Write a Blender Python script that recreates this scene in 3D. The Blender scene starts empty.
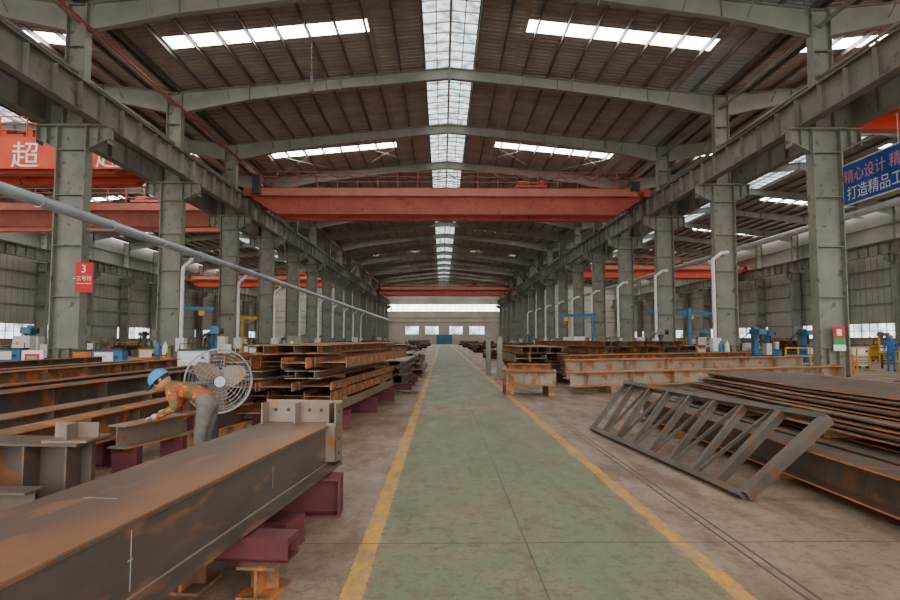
import bpy, math, random
from mathutils import Vector, Matrix
random.seed(11)
scene = bpy.context.scene

# ------------------------------------------------------------ helpers
def lin(h):
    h = h.lstrip('#')
    o = []
    for i in (0, 2, 4):
        c = int(h[i:i+2], 16)/255
        o.append(c/12.92 if c <= 0.04045 else ((c+0.055)/1.055)**2.4)
    return (o[0], o[1], o[2], 1)

class MB:
    def __init__(s):
        s.v = []; s.f = []; s.m = []
    def add(s, vs, fs, mi=0):
        o = len(s.v)
        s.v += [tuple(v) for v in vs]
        s.f += [tuple(i+o for i in f) for f in fs]
        if isinstance(mi, (list, tuple)): s.m += list(mi)
        else: s.m += [mi]*len(fs)
    def hexa(s, p, mi=0):
        s.add(p, [(0,3,2,1),(4,5,6,7),(0,1,5,4),(1,2,6,5),(2,3,7,6),(3,0,4,7)], mi)
    def b2(s, lo, hi, mi=0):
        x0,y0,z0 = lo; x1,y1,z1 = hi
        s.hexa([(x0,y0,z0),(x1,y0,z0),(x1,y1,z0),(x0,y1,z0),(x0,y0,z1),(x1,y0,z1),(x1,y1,z1),(x0,y1,z1)], mi)
    def box(s, c, d, mi=0, rz=0, M=None):
        hx,hy,hz = d[0]/2,d[1]/2,d[2]/2
        P = [Vector((a*hx,b*hy,e*hz)) for e in (-1,1) for a,b in ((-1,-1),(1,-1),(1,1),(-1,1))]
        R = M if M else Matrix.Rotation(rz,3,'Z')
        s.hexa([R@p+Vector(c) for p in P], mi)
    def prism(s, prof, p0, p1, mi=0, up=(0,0,1), cap=None):
        p0=Vector(p0); p1=Vector(p1); d=(p1-p0).normalized(); up=Vector(up)
        side = d.cross(up)
        if side.length < 1e-4: side = d.cross(Vector((1,0,0)))
        side.normalize(); u = side.cross(d).normalized()
        n=len(prof)
        vs=[p0+side*a+u*b for a,b in prof]+[p1+side*a+u*b for a,b in prof]
        fs=[(i,(i+1)%n,n+(i+1)%n,n+i) for i in range(n)]
        ms=[mi[i] if isinstance(mi,(list,tuple)) else mi for i in range(n)]
        fs+=[tuple(range(n))[::-1], tuple(range(n,2*n))]
        c = cap if cap is not None else (mi if not isinstance(mi,(list,tuple)) else mi[0])
        s.add(vs,fs,ms+[c,c])
    def bar(s,p0,p1,w,h,mi=0,up=(0,0,1)):
        s.prism([(-w/2,-h/2),(w/2,-h/2),(w/2,h/2),(-w/2,h/2)],p0,p1,mi,up)
    def hb(s,p0,p1,H,W,tf=0.02,tw=0.014,mi=0,edge=None,up=(0,0,1)):
        a=W/2;b=H/2;t=tw/2
        prof=[(-a,-b),(a,-b),(a,-b+tf),(t,-b+tf),(t,b-tf),(a,b-tf),(a,b),(-a,b),(-a,b-tf),(-t,b-tf),(-t,-b+tf),(-a,-b+tf)]
        e = mi if edge is None else edge
        ms=[mi,e,mi,mi,mi,e,mi,e,mi,mi,mi,e]
        s.prism(prof,p0,p1,ms,up,cap=mi)
    def ch(s,p0,p1,H,W,t=0.012,mi=0,edge=None,up=(0,0,1)):
        b=H/2
        prof=[(0,-b),(W,-b),(W,-b+t),(t,-b+t),(t,b-t),(W,b-t),(W,b),(0,b)]
        e = mi if edge is None else edge
        s.prism(prof,p0,p1,[mi,e,mi,mi,mi,e,mi,mi],up,cap=mi)
    def tube(s,pts,r,n=8,mi=0,closed=False,radii=None,caps=True):
        pts=[Vector(p) for p in pts]; N=len(pts); rings=[]
        prev=None
        for i,p in enumerate(pts):
            if closed: d=(pts[(i+1)%N]-pts[(i-1)%N])
            elif i==0: d=pts[1]-pts[0]
            elif i==N-1: d=pts[-1]-pts[-2]
            else: d=(pts[i+1]-pts[i]).normalized()+(pts[i]-pts[i-1]).normalized()
            d.normalize()
            if prev is None:
                a=Vector((0,0,1)) if abs(d.z)<0.9 else Vector((1,0,0))
                u=(a-d*a.dot(d)).normalized()
            else:
                u=(prev-d*prev.dot(d)).normalized()
            prev=u; w=d.cross(u)
            rr=radii[i] if radii else r
            rings.append([p+(u*math.cos(2*math.pi*k/n)+w*math.sin(2*math.pi*k/n))*rr for k in range(n)])
        vs=[q for R in rings for q in R]; fs=[]
        M=N if closed else N-1
        for i in range(M):
            j=(i+1)%N
            for k in range(n):
                k2=(k+1)%n
                fs.append((i*n+k,i*n+k2,j*n+k2,j*n+k))
        if not closed and caps:
            fs.append(tuple(range(n))[::-1]); fs.append(tuple((N-1)*n+k for k in range(n)))
        s.add(vs,fs,mi)
    def sph(s,c,r,mi=0,n=12,m=8,sc=(1,1,1),zmin=-1.0):
        c=Vector(c); vs=[];fs=[]
        for i in range(m+1):
            t=math.pi*i/m; z=max(math.cos(t),zmin)
            for k in range(n):
                a=2*math.pi*k/n
                vs.append(c+Vector((math.sin(t)*math.cos(a)*r*sc[0],math.sin(t)*math.sin(a)*r*sc[1],z*r*sc[2])))
        for i in range(m):
            for k in range(n):
                k2=(k+1)%n
                fs.append((i*n+k,(i+1)*n+k,(i+1)*n+k2,i*n+k2))
        s.add(vs,fs,mi)
    def mesh(s,name,mats,smooth=False):
        me=bpy.data.meshes.new(name); me.from_pydata(s.v,[],s.f)
        for m in mats: me.materials.append(m)
        me.polygons.foreach_set('material_index',s.m)
        if smooth: me.polygons.foreach_set('use_smooth',[True]*len(s.f))
        me.update(); return me
    def obj(s,name,mats,loc=(0,0,0),rz=0,smooth=False,parent=None):
        o=bpy.data.objects.new(name,s.mesh(name,mats,smooth)); o.location=loc; o.rotation_euler=(0,0,rz)
        scene.collection.objects.link(o)
        if parent: o.parent=parent
        return o
def inst(name,me,loc,rz=0,sc=(1,1,1)):
    o=bpy.data.objects.new(name,me); o.location=loc; o.rotation_euler=(0,0,rz); o.scale=sc
    scene.collection.objects.link(o); return o

# ------------------------------------------------------------ materials
def mat(name,c1,c2=None,rough=0.6,metal=0.0,scale=2.0,lo=0.4,hi=0.6,c3=None,s3=12.0,t3=0.6,bump=0.0,stretch=None):
    m=bpy.data.materials.new(name); m.use_nodes=True; nt=m.node_tree; N=nt.nodes; L=nt.links
    b=N['Principled BSDF']; b.inputs['Roughness'].default_value=rough; b.inputs['Metallic'].default_value=metal
    if c2 is None:
        b.inputs['Base Color'].default_value=lin(c1); return m
    tc=N.new('ShaderNodeTexCoord'); src=tc.outputs['Object']
    if stretch:
        mp=N.new('ShaderNodeMapping'); mp.inputs['Scale'].default_value=stretch; L.new(src,mp.inputs[0]); src=mp.outputs[0]
    n=N.new('ShaderNodeTexNoise'); n.inputs['Scale'].default_value=scale; n.inputs['Detail'].default_value=6; n.inputs['Roughness'].default_value=0.6
    L.new(src,n.inputs['Vector'])
    r=N.new('ShaderNodeValToRGB'); r.color_ramp.elements[0].position=lo; r.color_ramp.elements[1].position=hi
    r.color_ramp.elements[0].color=lin(c1); r.color_ramp.elements[1].color=lin(c2)
    L.new(n.outputs[0],r.inputs[0]); out=r.outputs[0]
    if c3:
        n2=N.new('ShaderNodeTexNoise'); n2.inputs['Scale'].default_value=s3; n2.inputs['Detail'].default_value=5
        L.new(src,n2.inputs['Vector'])
        r2=N.new('ShaderNodeValToRGB'); r2.color_ramp.elements[0].position=t3; r2.color_ramp.elements[1].position=t3+0.08
        r2.color_ramp.elements[0].color=(0,0,0,1); r2.color_ramp.elements[1].color=(1,1,1,1)
        L.new(n2.outputs[0],r2.inputs[0])
        mx=N.new('ShaderNodeMix'); mx.data_type='RGBA'
        L.new(r2.outputs[0],mx.inputs[0]); L.new(out,mx.inputs[6]); mx.inputs[7].default_value=lin(c3); out=mx.outputs[2]
    L.new(out,b.inputs['Base Color'])
    if bump:
        bp=N.new('ShaderNodeBump'); bp.inputs['Strength'].default_value=bump; bp.inputs['Distance'].default_value=0.02
        L.new(n.outputs[0],bp.inputs['Height']); L.new(bp.outputs[0],b.inputs['Normal'])
    return m
def emis(name,col,st,sc=0.6,lowf=.75):
    m=bpy.data.materials.new(name); m.use_nodes=True; nt=m.node_tree; N=nt.nodes; L=nt.links
    N.clear(); o=N.new('ShaderNodeOutputMaterial'); e=N.new('ShaderNodeEmission'); e.inputs[1].default_value=st
    tc=N.new('ShaderNodeTexCoord'); n=N.new('ShaderNodeTexNoise'); n.inputs['Scale'].default_value=sc
    r=N.new('ShaderNodeValToRGB'); c=lin(col); r.color_ramp.elements[0].color=(c[0]*lowf,c[1]*(lowf+.03),c[2]*(lowf+.04),1); r.color_ramp.elements[1].color=c
    r.color_ramp.elements[0].position=.35; r.color_ramp.elements[1].position=.6
    L.new(tc.outputs['Object'],n.inputs['Vector']); L.new(n.outputs[0],r.inputs[0]); L.new(r.outputs[0],e.inputs[0]); L.new(e.outputs[0],o.inputs[0])
    return m

M_frame=mat('frame_paint','#77766a','#8e8c7f',.6,0,.8,.35,.65,'#61594b',3,.6)
M_raft=mat('rafter_paint','#7f7f75','#959488',.6,0,.7,.35,.65)
M_runway=mat('runway_paint','#6b685c','#827e73',.6,0,.8,.35,.65,'#65523f',2,.6)
M_roof=mat('roof_sheet','#91897f','#aaa297',.55,0,.35,.35,.65,stretch=(1,3,1))
M_roofb=mat('roof_sheet_blue','#a2a9ad','#b2b8ba',.5,0,.35,.35,.65)
M_purlin=mat('purlin_paint','#645e56','#7a736a',.6,0,.8,.35,.65)
M_sky=emis('skylight_sheet','#fffbf5',22.0)
M_ridge=emis('ridge_skylight_sheet','#eefaf8',2.5,1.8,.3)
M_glass=emis('window_daylight','#fffbf4',8)
M_glassl=emis('window_daylight_soft','#f6f8fa',3,.5,.25)
M_wall=mat('wall_cladding','#95938b','#aba89f',.6,0,.25,.35,.65)
M_wallb=mat('wall_back_cladding','#b3aca0','#c7c0b4',.6,0,.25,.35,.65)
M_red=mat('crane_red','#c25d4d','#ae4e3f',.55,0,.6,.35,.65,'#914639',4,.6)
M_redb=mat('crane_bright_red','#dd563b','#c94a31',.5,0,.6,.35,.65)
M_redw=mat('crane_trim','#cf7c6b','#bf6e5e',.5,0,1,.35,.65)
M_dark=mat('dark_iron','#383532','#4a4642',.6,.2,3,.35,.65)
M_mill=mat('mill_steel','#544a43','#695c53',.5,.3,1.6,.35,.65,'#86583b',4,.55,.1)
M_mill2=mat('mill_steel_light','#796b60','#8f7f72',.5,.3,1.6,.35,.65,'#93613c',5,.55,.1)
M_rust=mat('rust_orange','#c47636','#a36030',.8,0,5,.35,.65)
M_rusty=mat('rusty_steel','#845e47','#6b5646',.7,.1,2.5,.35,.65,'#b8713a',5,.52,.1)
M_primer=mat('red_primer','#6b3438','#58292c',.65,0,3,.35,.65)
M_beige=mat('beige_steel','#a8957f','#917d69',.7,0,1.5,.35,.65,'#94643f',3,.54)
M_galv=mat('galvanised','#c2c5c4','#aeb2b2',.35,.3,2,.35,.65)
M_guard=mat('fan_guard_grey','#a3a6a6','#8e9292',.45,.3,2,.35,.65)
M_pipeb=mat('pipe_bluegrey','#b9c6cb','#a6b3b9',.4,.2,1,.35,.65)
M_white=mat('white_paint','#e6e6e2','#d6d6d2',.5,0,4,.35,.65)
M_blue=mat('machine_blue','#3579b4','#2c6a9e',.5,0,3,.35,.65)
M_bluel=mat('machine_blue_light','#4683a8','#3b708f',.5,0,3,.35,.65)
M_yel=mat('safety_yellow','#e0b020','#c99c1c',.5,0,3,.35,.65)
M_redpipe=mat('red_pipe','#a04a42','#8c3e38',.5,0,2,.35,.65)
M_wood=mat('timber','#9a7850','#80613f',.8,0,6,.35,.65)
M_sign=mat('sign_red','#d2202c'); M_signw=mat('sign_white','#f2f2ee'); M_banner=mat('banner_blue','#2458a8','#1d4c98',.6,0,1)
M_orange=mat('panel_orange','#d0722f','#ba5f28',.6,0,4)
M_pink=mat('lettering_pink','#f0a0b4')
M_greenp=mat('sign_green','#2f9a58')
M_hose=mat('cable_rubber','#2a2a2c'); M_hoser=mat('cable_red','#b03a30')
M_railc=mat('rail_steel','#544a41','#665b50',.5,.3,3,.35,.65)

# foreground girder
def girder_mat():
    m=mat('girder_steel','#6a5d57','#544944',.40,.3,1.4,.35,.65,'#8a644e',3,.55,.06,stretch=(2,.6,2))
    nt=m.node_tree;N=nt.nodes;L=nt.links;b=N['Principled BSDF']
    tc=N.new('ShaderNodeTexCoord'); sp=N.new('ShaderNodeSeparateXYZ'); L.new(tc.outputs['Object'],sp.inputs[0])
    old=b.inputs['Base Color'].links[0].from_socket
    ns=N.new('ShaderNodeTexNoise'); ns.inputs['Scale'].default_value=1.3; ns.inputs['Detail'].default_value=5; L.new(tc.outputs['Object'],ns.inputs['Vector'])
    ad=N.new('ShaderNodeMath');ad.operation='MULTIPLY_ADD';L.new(ns.outputs[0],ad.inputs[0]);ad.inputs[1].default_value=.6;L.new(sp.outputs[0],ad.inputs[2])
    mr=N.new('ShaderNodeMapRange');L.new(ad.outputs[0],mr.inputs[0]);mr.inputs[1].default_value=.25;mr.inputs[2].default_value=.5;mr.inputs[3].default_value=.15;mr.inputs[4].default_value=.75
    gz=N.new('ShaderNodeMath');gz.operation='GREATER_THAN';L.new(sp.outputs[2],gz.inputs[0]);gz.inputs[1].default_value=.39
    mu=N.new('ShaderNodeMath');mu.operation='MULTIPLY';L.new(mr.outputs[0],mu.inputs[0]);L.new(gz.outputs[0],mu.inputs[1])
    mx=N.new('ShaderNodeMix');mx.data_type='RGBA';L.new(mu.outputs[0],mx.inputs[0]);L.new(old,mx.inputs[6]);mx.inputs[7].default_value=lin('#9a6c4a')
    L.new(mx.outputs[2],b.inputs['Base Color'])
    return m
M_gird=girder_mat()

# ------------------------------------------------------------ floor
XC=0.4; HW=15.0
def floor_mat():
    m=bpy.data.materials.new('workshop_floor'); m.use_nodes=True; nt=m.node_tree;N=nt.nodes;L=nt.links;b=N['Principled BSDF']
    tc=N.new('ShaderNodeTexCoord'); sp=N.new('ShaderNodeSeparateXYZ'); L.new(tc.outputs['Object'],sp.inputs[0])
    def noise(s,d=6,st=None,rg=.6):
        n=N.new('ShaderNodeTexNoise');n.inputs['Scale'].default_value=s;n.inputs['Detail'].default_value=d;n.inputs['Roughness'].default_value=rg
        if st:
            mp=N.new('ShaderNodeMapping');mp.inputs['Scale'].default_value=st;L.new(tc.outputs['Object'],mp.inputs[0]);L.new(mp.outputs[0],n.inputs['Vector'])
        else: L.new(tc.outputs['Object'],n.inputs['Vector'])
        return n.outputs[0]
    def math_(op,a,b_=None,c=None):
        q=N.new('ShaderNodeMath');q.operation=op
        for i,x in enumerate((a,b_,c)):
            if x is None: continue
            if isinstance(x,(int,float)): q.inputs[i].default_value=x
            else: L.new(x,q.inputs[i])
        return q.outputs[0]
    def rng(a,f0,f1,t0=0,t1=1):
        q=N.new('ShaderNodeMapRange');L.new(a,q.inputs[0])
        for i,x in enumerate((f0,f1,t0,t1)): q.inputs[i+1].default_value=x
        return q.outputs[0]
    def mix(f,a,b_):
        q=N.new('ShaderNodeMix');q.data_type='RGBA'
        for i,x in ((0,f),(6,a),(7,b_)):
            if isinstance(x,tuple): q.inputs[i].default_value=x
            elif isinstance(x,(int,float)): q.inputs[i].default_value=x
            else: L.new(x,q.inputs[i])
        return q.outputs[2]
    X=sp.outputs[0];Y=sp.outputs[1]
    nb=noise(.5); nf=noise(9,8); ns=noise(2.2,8,(1,.35,1)); nd=noise(30,4); nm=noise(1.4,9,None,.7)
    conc=mix(rng(nb,.35,.65),lin('#84705f'),lin('#9a8572'))
    conc=mix(rng(ns,.46,.62,0,.75),conc,lin('#6a5240'))
    conc=mix(rng(nm,.54,.66,0,.5),conc,lin('#ae9d8a'))
    xd=math_('ADD',X,math_('MULTIPLY',math_('SUBTRACT',nf,.5),.05))
    green=mix(rng(ns,.35,.7),lin('#647250'),lin('#788060'))
    green=mix(rng(nm,.48,.64,0,.65),green,lin('#85785c'))
    green=mix(rng(noise(4,8,(1,.6,1),.7),.52,.62,0,.65),green,lin('#665640'))
    green=mix(rng(noise(1.7,9,(2.2,.25,1),.75),.55,.63,0,.5),green,lin('#4a4535'))
    gm=math_('COMPARE',xd,.65,1.12)
    band=math_('COMPARE',Y,13.6,.75)
    gm=math_('MULTIPLY',gm,math_('SUBTRACT',1,math_('MULTIPLY',band,.7)))
    gm=math_('MULTIPLY',gm,rng(noise(.28,3),.35,.62,1,.8))
    col=mix(gm,conc,green)
    col=mix(rng(nf,.52,.64,0,.55),col,lin('#5c4535'))
    wear=rng(noise(5,8,(1,.5,1)),.42,.62,.95,.3)
    yl=math_('MAXIMUM',math_('COMPARE',xd,-.56,.07),math_('COMPARE',xd,1.87,.065))
    col=mix(math_('MULTIPLY',yl,wear),col,lin('#cb9838'))
    j=math_('COMPARE',X,.66,.008)
    yy=math_('PINGPONG',math_('ADD',Y,1.2),3.0)
    j=math_('MAXIMUM',j,math_('LESS_THAN',yy,.012))
    col=mix(math_('MULTIPLY',j,.7),col,lin('#43392f'))
    col=mix(rng(nd,.56,.66,0,.5),col,lin('#4b382b'))
    L.new(col,b.inputs['Base Color'])
    L.new(rng(ns,.3,.7,.36,.64),b.inputs['Roughness'])
    bp=N.new('ShaderNodeBump');bp.inputs['Strength'].default_value=.15;bp.inputs['Distance'].default_value=.01;L.new(nf,bp.inputs['Height']);L.new(bp.outputs[0],b.inputs['Normal'])
    return m
YB=155.6; YF=-12.0
mb=MB(); mb.b2((-46,YF-6,-.3),(47,YB+.2,0)); mb.obj('floor',[floor_mat()])
mb=MB()
for x in (2.245,2.325): mb.b2((x-.009,-6,0),(x+.009,95,.003),0)
mb.obj('floor_rail',[M_railc])

# ------------------------------------------------------------ roof
RZ=16.75; SL=0.1; BAY=8.75; Y0=23.6
FR=[Y0+BAY*k for k in range(-4,16)]
SKY=[Y0+BAY*(k+.45) for k in range(-4,15,2)]
def rz(dx): return RZ-abs(dx)*SL
roof=MB()
def corr(mbb,xc,xa,xb,y0,y1,mi):
    P=.36; n=max(1,int(round((y1-y0)/P))); P=(y1-y0)/n
    prof=[]
    for i in range(n):
        y=y0+i*P; prof+= [(y,0),(y+P*.6,0),(y+P*.7,.06),(y+P*.9,.06)]
    prof.append((y1,0))
    vs=[];fs=[]
    for y,h in prof:
        vs.append((xc+xa,y,rz(xa)+h)); vs.append((xc+xb,y,rz(xb)+h))
    for i in range(len(prof)-1): fs.append((2*i,2*i+1,2*i+3,2*i+2))
    mbb.add(vs,fs,mi)
skyl=MB(); ridge=MB(); purl=MB()
SKW=.55
for bi,xc in enumerate((XC-30,XC,XC+30)):
    for sgn in (-1,1):
        ia,ib=(3.6,12.6) if sgn>0 else (3.85,13.35)
        corr(roof,xc,sgn*1.35,sgn*ia,YF,YB,0)
        blue = 1 if (bi==1 and sgn==1) else 0
        corr(roof,xc,sgn*ib,sgn*15,YF,YB,blue)
        ys=[YF]
        for y in SKY: ys+=[y-SKW,y+SKW]
        ys.append(YB)
        for i in range(0,len(ys),2):
            if ys[i+1]-ys[i]>.3: corr(roof,xc,sgn*ia,sgn*ib,ys[i],ys[i+1],0)
        for (a,b_) in ((1.30,1.45),(ia-.15,ia+.06),(ib-.06,ib+.15),(14.8,15.0)):
            za,zb=rz(a)-.004,rz(b_)-.004
            roof.add([(xc+sgn*a,YF,za),(xc+sgn*b_,YF,zb),(xc+sgn*b_,YB,zb),(xc+sgn*a,YB,za)],[(0,1,2,3)],0)
        roof.add([(xc+sgn*15,YF,rz(15)-.01),(xc+sgn*15,YB,rz(15)-.01),(xc+sgn*15,YB,rz(15)+.08),(xc+sgn*15,YF,rz(15)+.08)],[(0,1,2,3)],0)
        for y in SKY:
            if y-SKW<YF: continue
            xa,xb=sgn*(ia+.02),sgn*(ib-.02)
            skyl.add([(xc+xa,y-SKW,rz(xa)),(xc+xb,y-SKW,rz(xb)),(xc+xb,y+SKW,rz(xb)),(xc+xa,y+SKW,rz(xa))],[(0,1,2,3)])
        ridge.add([(xc,YF,RZ),(xc+sgn*1.35,YF,rz(1.35)),(xc+sgn*1.35,YB,rz(1.35)),(xc,YB,RZ)],[(0,1,2,3)])
        for k in range(11):
            dx=1.38+k*1.34
            z=rz(dx)-.12
            purl.ch((xc+sgn*dx,YF,z),(xc+sgn*dx,YB,z),.22,.07,.012,0)
    purl.bar((xc,YF,RZ-.1),(xc,YB,RZ-.1),.12,.16,1)
    for sg in (-1,1): purl.bar((xc+sg*.68,YF,rz(.68)-.06),(xc+sg*.68,YB,rz(.68)-.06),.05,.06,1)
    y=YF
    while y<YB:
        for sgn in (-1,1): purl.bar((xc,y,RZ-.05),(xc+sgn*1.35,y,rz(1.35)-.05),.06,.06,1)
        y+=.97
roof.obj('ceiling',[M_roof,M_roofb])
skyl.obj('skylight_strip',[M_sky]); ridge.obj('ridge_skylight',[M_ridge])
purl.obj('roof_purlins',[M_purlin,M_galv])

# rafters
def rafter_mesh():
    m=MB(); W=.3
    for s in (-1,1):
        pts=[(15-.4,1.15),(11,.78),(6,.62),(0,.62)]
        for i in range(3):
            (xa,da),(xb,db)=pts[i],pts[i+1]
            ta,tb=rz(xa)-.24,rz(xb)-.24
            def h(x0,z0,z0b,x1,z1,z1b,w,mi=0):
                m.hexa([(s*x0,-w,z0b),(s*x1,-w,z1b),(s*x1,w,z1b),(s*x0,w,z0b),(s*x0,-w,z0),(s*x1,-w,z1),(s*x1,w,z1),(s*x0,w,z0)],mi)
            h(xa,ta,ta-.03,xb,tb,tb-.03,W/2)
            h(xa,ta-da+.03,ta-da,xb,tb-db+.03,tb-db,W/2)
            h(xa,ta-.03,ta-da+.03,xb,tb-.03,tb-db+.03,.01)
        for x in (11,6,.02):
            t=rz(x)-.24
            m.box((s*x,0,t-.35),(.05,.34,.72))
        for k in range(2,10,2):
            x=1.38+k*1.34; t=rz(x)-.24
            for q in (-1,1): m.bar((s*x,0,t-.6),(s*x,q*.75,t+.05),.04,.04)
    return m.mesh('roof_rafter',[M_raft])
rm=rafter_mesh()
for xc in (XC-30,XC,XC+30):
    for y in FR: inst('roof_rafter',rm,(xc,y,0))

# columns
def col_mesh(sides,nm):
    m=MB(); ZC=10.0
    m.b2((-.8,-.42,0),(.8,.42,.05))
    for s in (-1,1): m.b2((s*.56-.02,-.26,.05),(s*.56+.02,.26,ZC))
    m.b2((-.54,-.012,.05),(.54,.012,ZC))
    for z in (1.2,3.2,5.2,7.2,9.0,9.95): m.b2((-.54,-.24,z),(.54,.24,z+.03))
    for s in (-1,1): m.b2((s*.2-.012,-.2,.05),(s*.2+.012,.2,1.2))
    T=rz(15)-.26
    for s in (-1,1): m.b2((s*.38-.018,-.22,ZC),(s*.38+.018,.22,T))
    m.b2((-.36,-.012,ZC),(.36,.012,T))
    m.b2((-.8,-.3,ZC-.03),(.8,.3,ZC+.02))
    for z in (11.6,13.2,T-.04): m.b2((-.36,-.21,z),(.36,.21,z+.03))
    for s in sides:
        m.b2((min(s*.58,s*1.45),-.26,ZC-.035),(max(s*.58,s*1.45),.26,ZC))
        xs=sorted((s*.58,s*1.45))
        def zb(x): return ZC-.95 if abs(x)<.7 else ZC-.5
        a,b=xs
        m.hexa([(a,-.012,zb(a)),(b,-.012,zb(b)),(b,.012,zb(b)),(a,.012,zb(a)),(a,-.012,ZC),(b,-.012,ZC),(b,.012,ZC),(a,.012,ZC)])
        m.hexa([(a,-.2,zb(a)-.03),(b,-.2,zb(b)-.03),(b,.2,zb(b)-.03),(a,.2,zb(a)-.03),(a,-.2,zb(a)),(b,-.2,zb(b)),(b,.2,zb(b)),(a,.2,zb(a))])
        for x in (1.0,1.4): m.b2((s*x-.012,-.22,ZC-.72),(s*x+.012,.22,ZC-.03))
    return m.mesh(nm,[M_frame])
cm={0:col_mesh((-1,1),'steel_column'),1:col_mesh((1,),'steel_column_l'),2:col_mesh((-1,),'steel_column_r')}
CX=[XC-45,XC-15,XC+15,XC+45]
for i,x in enumerate(CX):
    for y in FR:
        inst('steel_column',cm[1 if i==0 else 2 if i==3 else 0],(x,y,0))

# runway beams
def runway(x):
    m=MB(); 
    m.hb((x,YF,10.6),(x,YB-.6,10.6),1.2,.42,.03,.016,0)
    m.bar((x,YF,11.27),(x,YB-.6,11.27),.07,.13,1)
    y=YF+.4
    while y<YB-1:
        m.b2((x-.2,y-.008,10.04),(x+.2,y+.008,11.16),0); y+=BAY/6
    return m.obj('crane_runway_beam',[M_runway,M_dark])
for x in (CX[0]+1.05,CX[1]-1.05,CX[1]+1.05,CX[2]-1.05,CX[2]+1.05,CX[3]-1.05): runway(x)

m=MB()
for x in CX[1:3]:
    for a,b in zip(FR[:-1],FR[1:]):
        m.tube([(x,a+.05,14.3),(x,b-.05,14.3)],.09,8,0)
        m.tube([(x,a+.05,12.2),(x,b-.05,12.2)],.07,8,0)
for k in range(2,len(FR)-1,5):
    for x in (CX[1],CX[2]):
        a,b=FR[k]+.3,FR[k+1]-.3
        m.bar((x,a,11.4),(x,b,14.1),.12,.12,0); m.bar((x,b,11.4),(x,a,14.1),.12,.12,0)
m.obj('column_strut_bracing',[M_raft])
m=MB()
for k in range(3,len(FR)-1,3):
    a,b=FR[k],FR[k+1]
    for xc in (XC,):
        for s in (-1,1):
            for (xa,xb) in ((1.5,8),(8,14.5)):
                m.tube([(xc+s*xa,a,rz(xa)-.5),(xc+s*xb,b,rz(xb)-.5)],.02,5,0)
                m.tube([(xc+s*xb,a,rz(xb)-.5),(xc+s*xa,b,rz(xa)-.5)],.02,5,0)
m.obj('roof_bracing_rod',[M_raft])
m=MB()
m.tube([(CX[1]+.62,YF,13.9),(CX[1]+.62,YB-.6,13.9)],.06,6,0)
m.obj('fire_pipe',[M_redpipe],smooth=True)

# ------------------------------------------------------------ walls
def side_wall(x,s,nm,wn):
    m=MB(); t=.12
    for z0,z1 in ((0,1.5),(3.2,10.6),(11.7,15.3)):
        m.b2((min(x,x+s*t),YF,z0),(max(x,x+s*t),YB,z1),0)
    y=YF
    while y<YB:
        m.b2((x-.04,y,0),(x+.04,y+.04,1.5),0); m.b2((x-.04,y,3.2),(x+.04,y+.04,10.6),0); y+=.9
    for z in (1.5,3.2,5.2,7,8.8,10.6,11.7,13.4): m.b2((x-.12,YF,z-.06),(x+.12,YB,z+.06),1)
    for k in range(0,len(FR)-1):
        if k%3==1: m.b2((x-.03,FR[k]+.4,1.5),(x+.03,FR[k+1]-.4,3.2),0)
    m.obj(nm,[M_wall,M_frame])
    for q,(z0,z1) in enumerate(((1.56,3.14),(10.66,11.64))):
        w=MB(); w.b2((x+s*.05-.01,YF,z0),(x+s*.05+.01,YB,z1),0)
        y=YF
        while y<YB:
            w.b2((x+s*.05-.05,y-.04,z0),(x+s*.05+.05,y+.04,z1),1)
            y+=1.25
        w.b2((x+s*.05-.04,YF,(z0+z1)/2-.03),(x+s*.05+.04,YB,(z0+z1)/2+.03),1)
        w.obj('window_%d'%(wn+q),[M_glassl if q==0 else M_glass,M_frame])
side_wall(CX[0]-.75,-1,'wall_left',1)
side_wall(CX[3]+.75,1,'wall_right',3)
m=MB()
xl,xr=CX[0]-.75,CX[3]+.75
for z0,z1 in ((0,2.6),(4.6,8.5),(10.3,16.8)): m.b2((xl,YB,z0),(xr,YB+.12,z1),0)
for x0,x1 in ((xl,-9.5),(11,xr)): m.b2((x0,YB,2.6),(x1,YB+.12,4.6),0)
for x0,x1 in ((-6,-4.4),(-.9,1.9),(5.4,7)): m.b2((x0,YB,2.6),(x1,YB+.12,4.6),0)
for x0,x1 in ((xl,XC-15),(XC+15,xr)): m.b2((x0,YB,8.5),(x1,YB+.12,10.3),0)
for z in (5.6,6.8,8.45,11.4,13): m.b2((xl,YB-.1,z),(xr,YB,z+.1),1)
m.obj('wall_back',[M_wallb,M_frame])
w=MB(); w.b2((XC-15,YB+.04,8.5),(XC+15,YB+.06,10.3),0)
for i in range(21): w.b2((XC-15+i*1.5-.04,YB+.0,8.5),(XC-15+i*1.5+.04,YB+.04,10.3),1)
w.obj('window_5',[M_glass,M_white])
w=MB()
for i,(x0,x1) in enumerate(((-9.5,-6),(-4.4,-.9),(1.9,5.4),(7,11))):
    w.b2((x0,YB+.04,2.6),(x1,YB+.06,4.6),0)
    for k in range(4): w.b2((x0+(x1-x0)*k/3-.04,YB,2.6),(x0+(x1-x0)*k/3+.04,YB+.04,4.6),1)
w.obj('window_6',[M_glassl,M_white])
m=MB(); m.b2((-1.4,YB-.1,0),(2.6,YB-.02,2.5),0)
for i in range(5): m.b2((-1.4+i-.03,YB-.14,0),(-1.4+i+.03,YB-.1,2.5),1)
m.obj('door_1',[M_bluel,M_frame])

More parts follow.
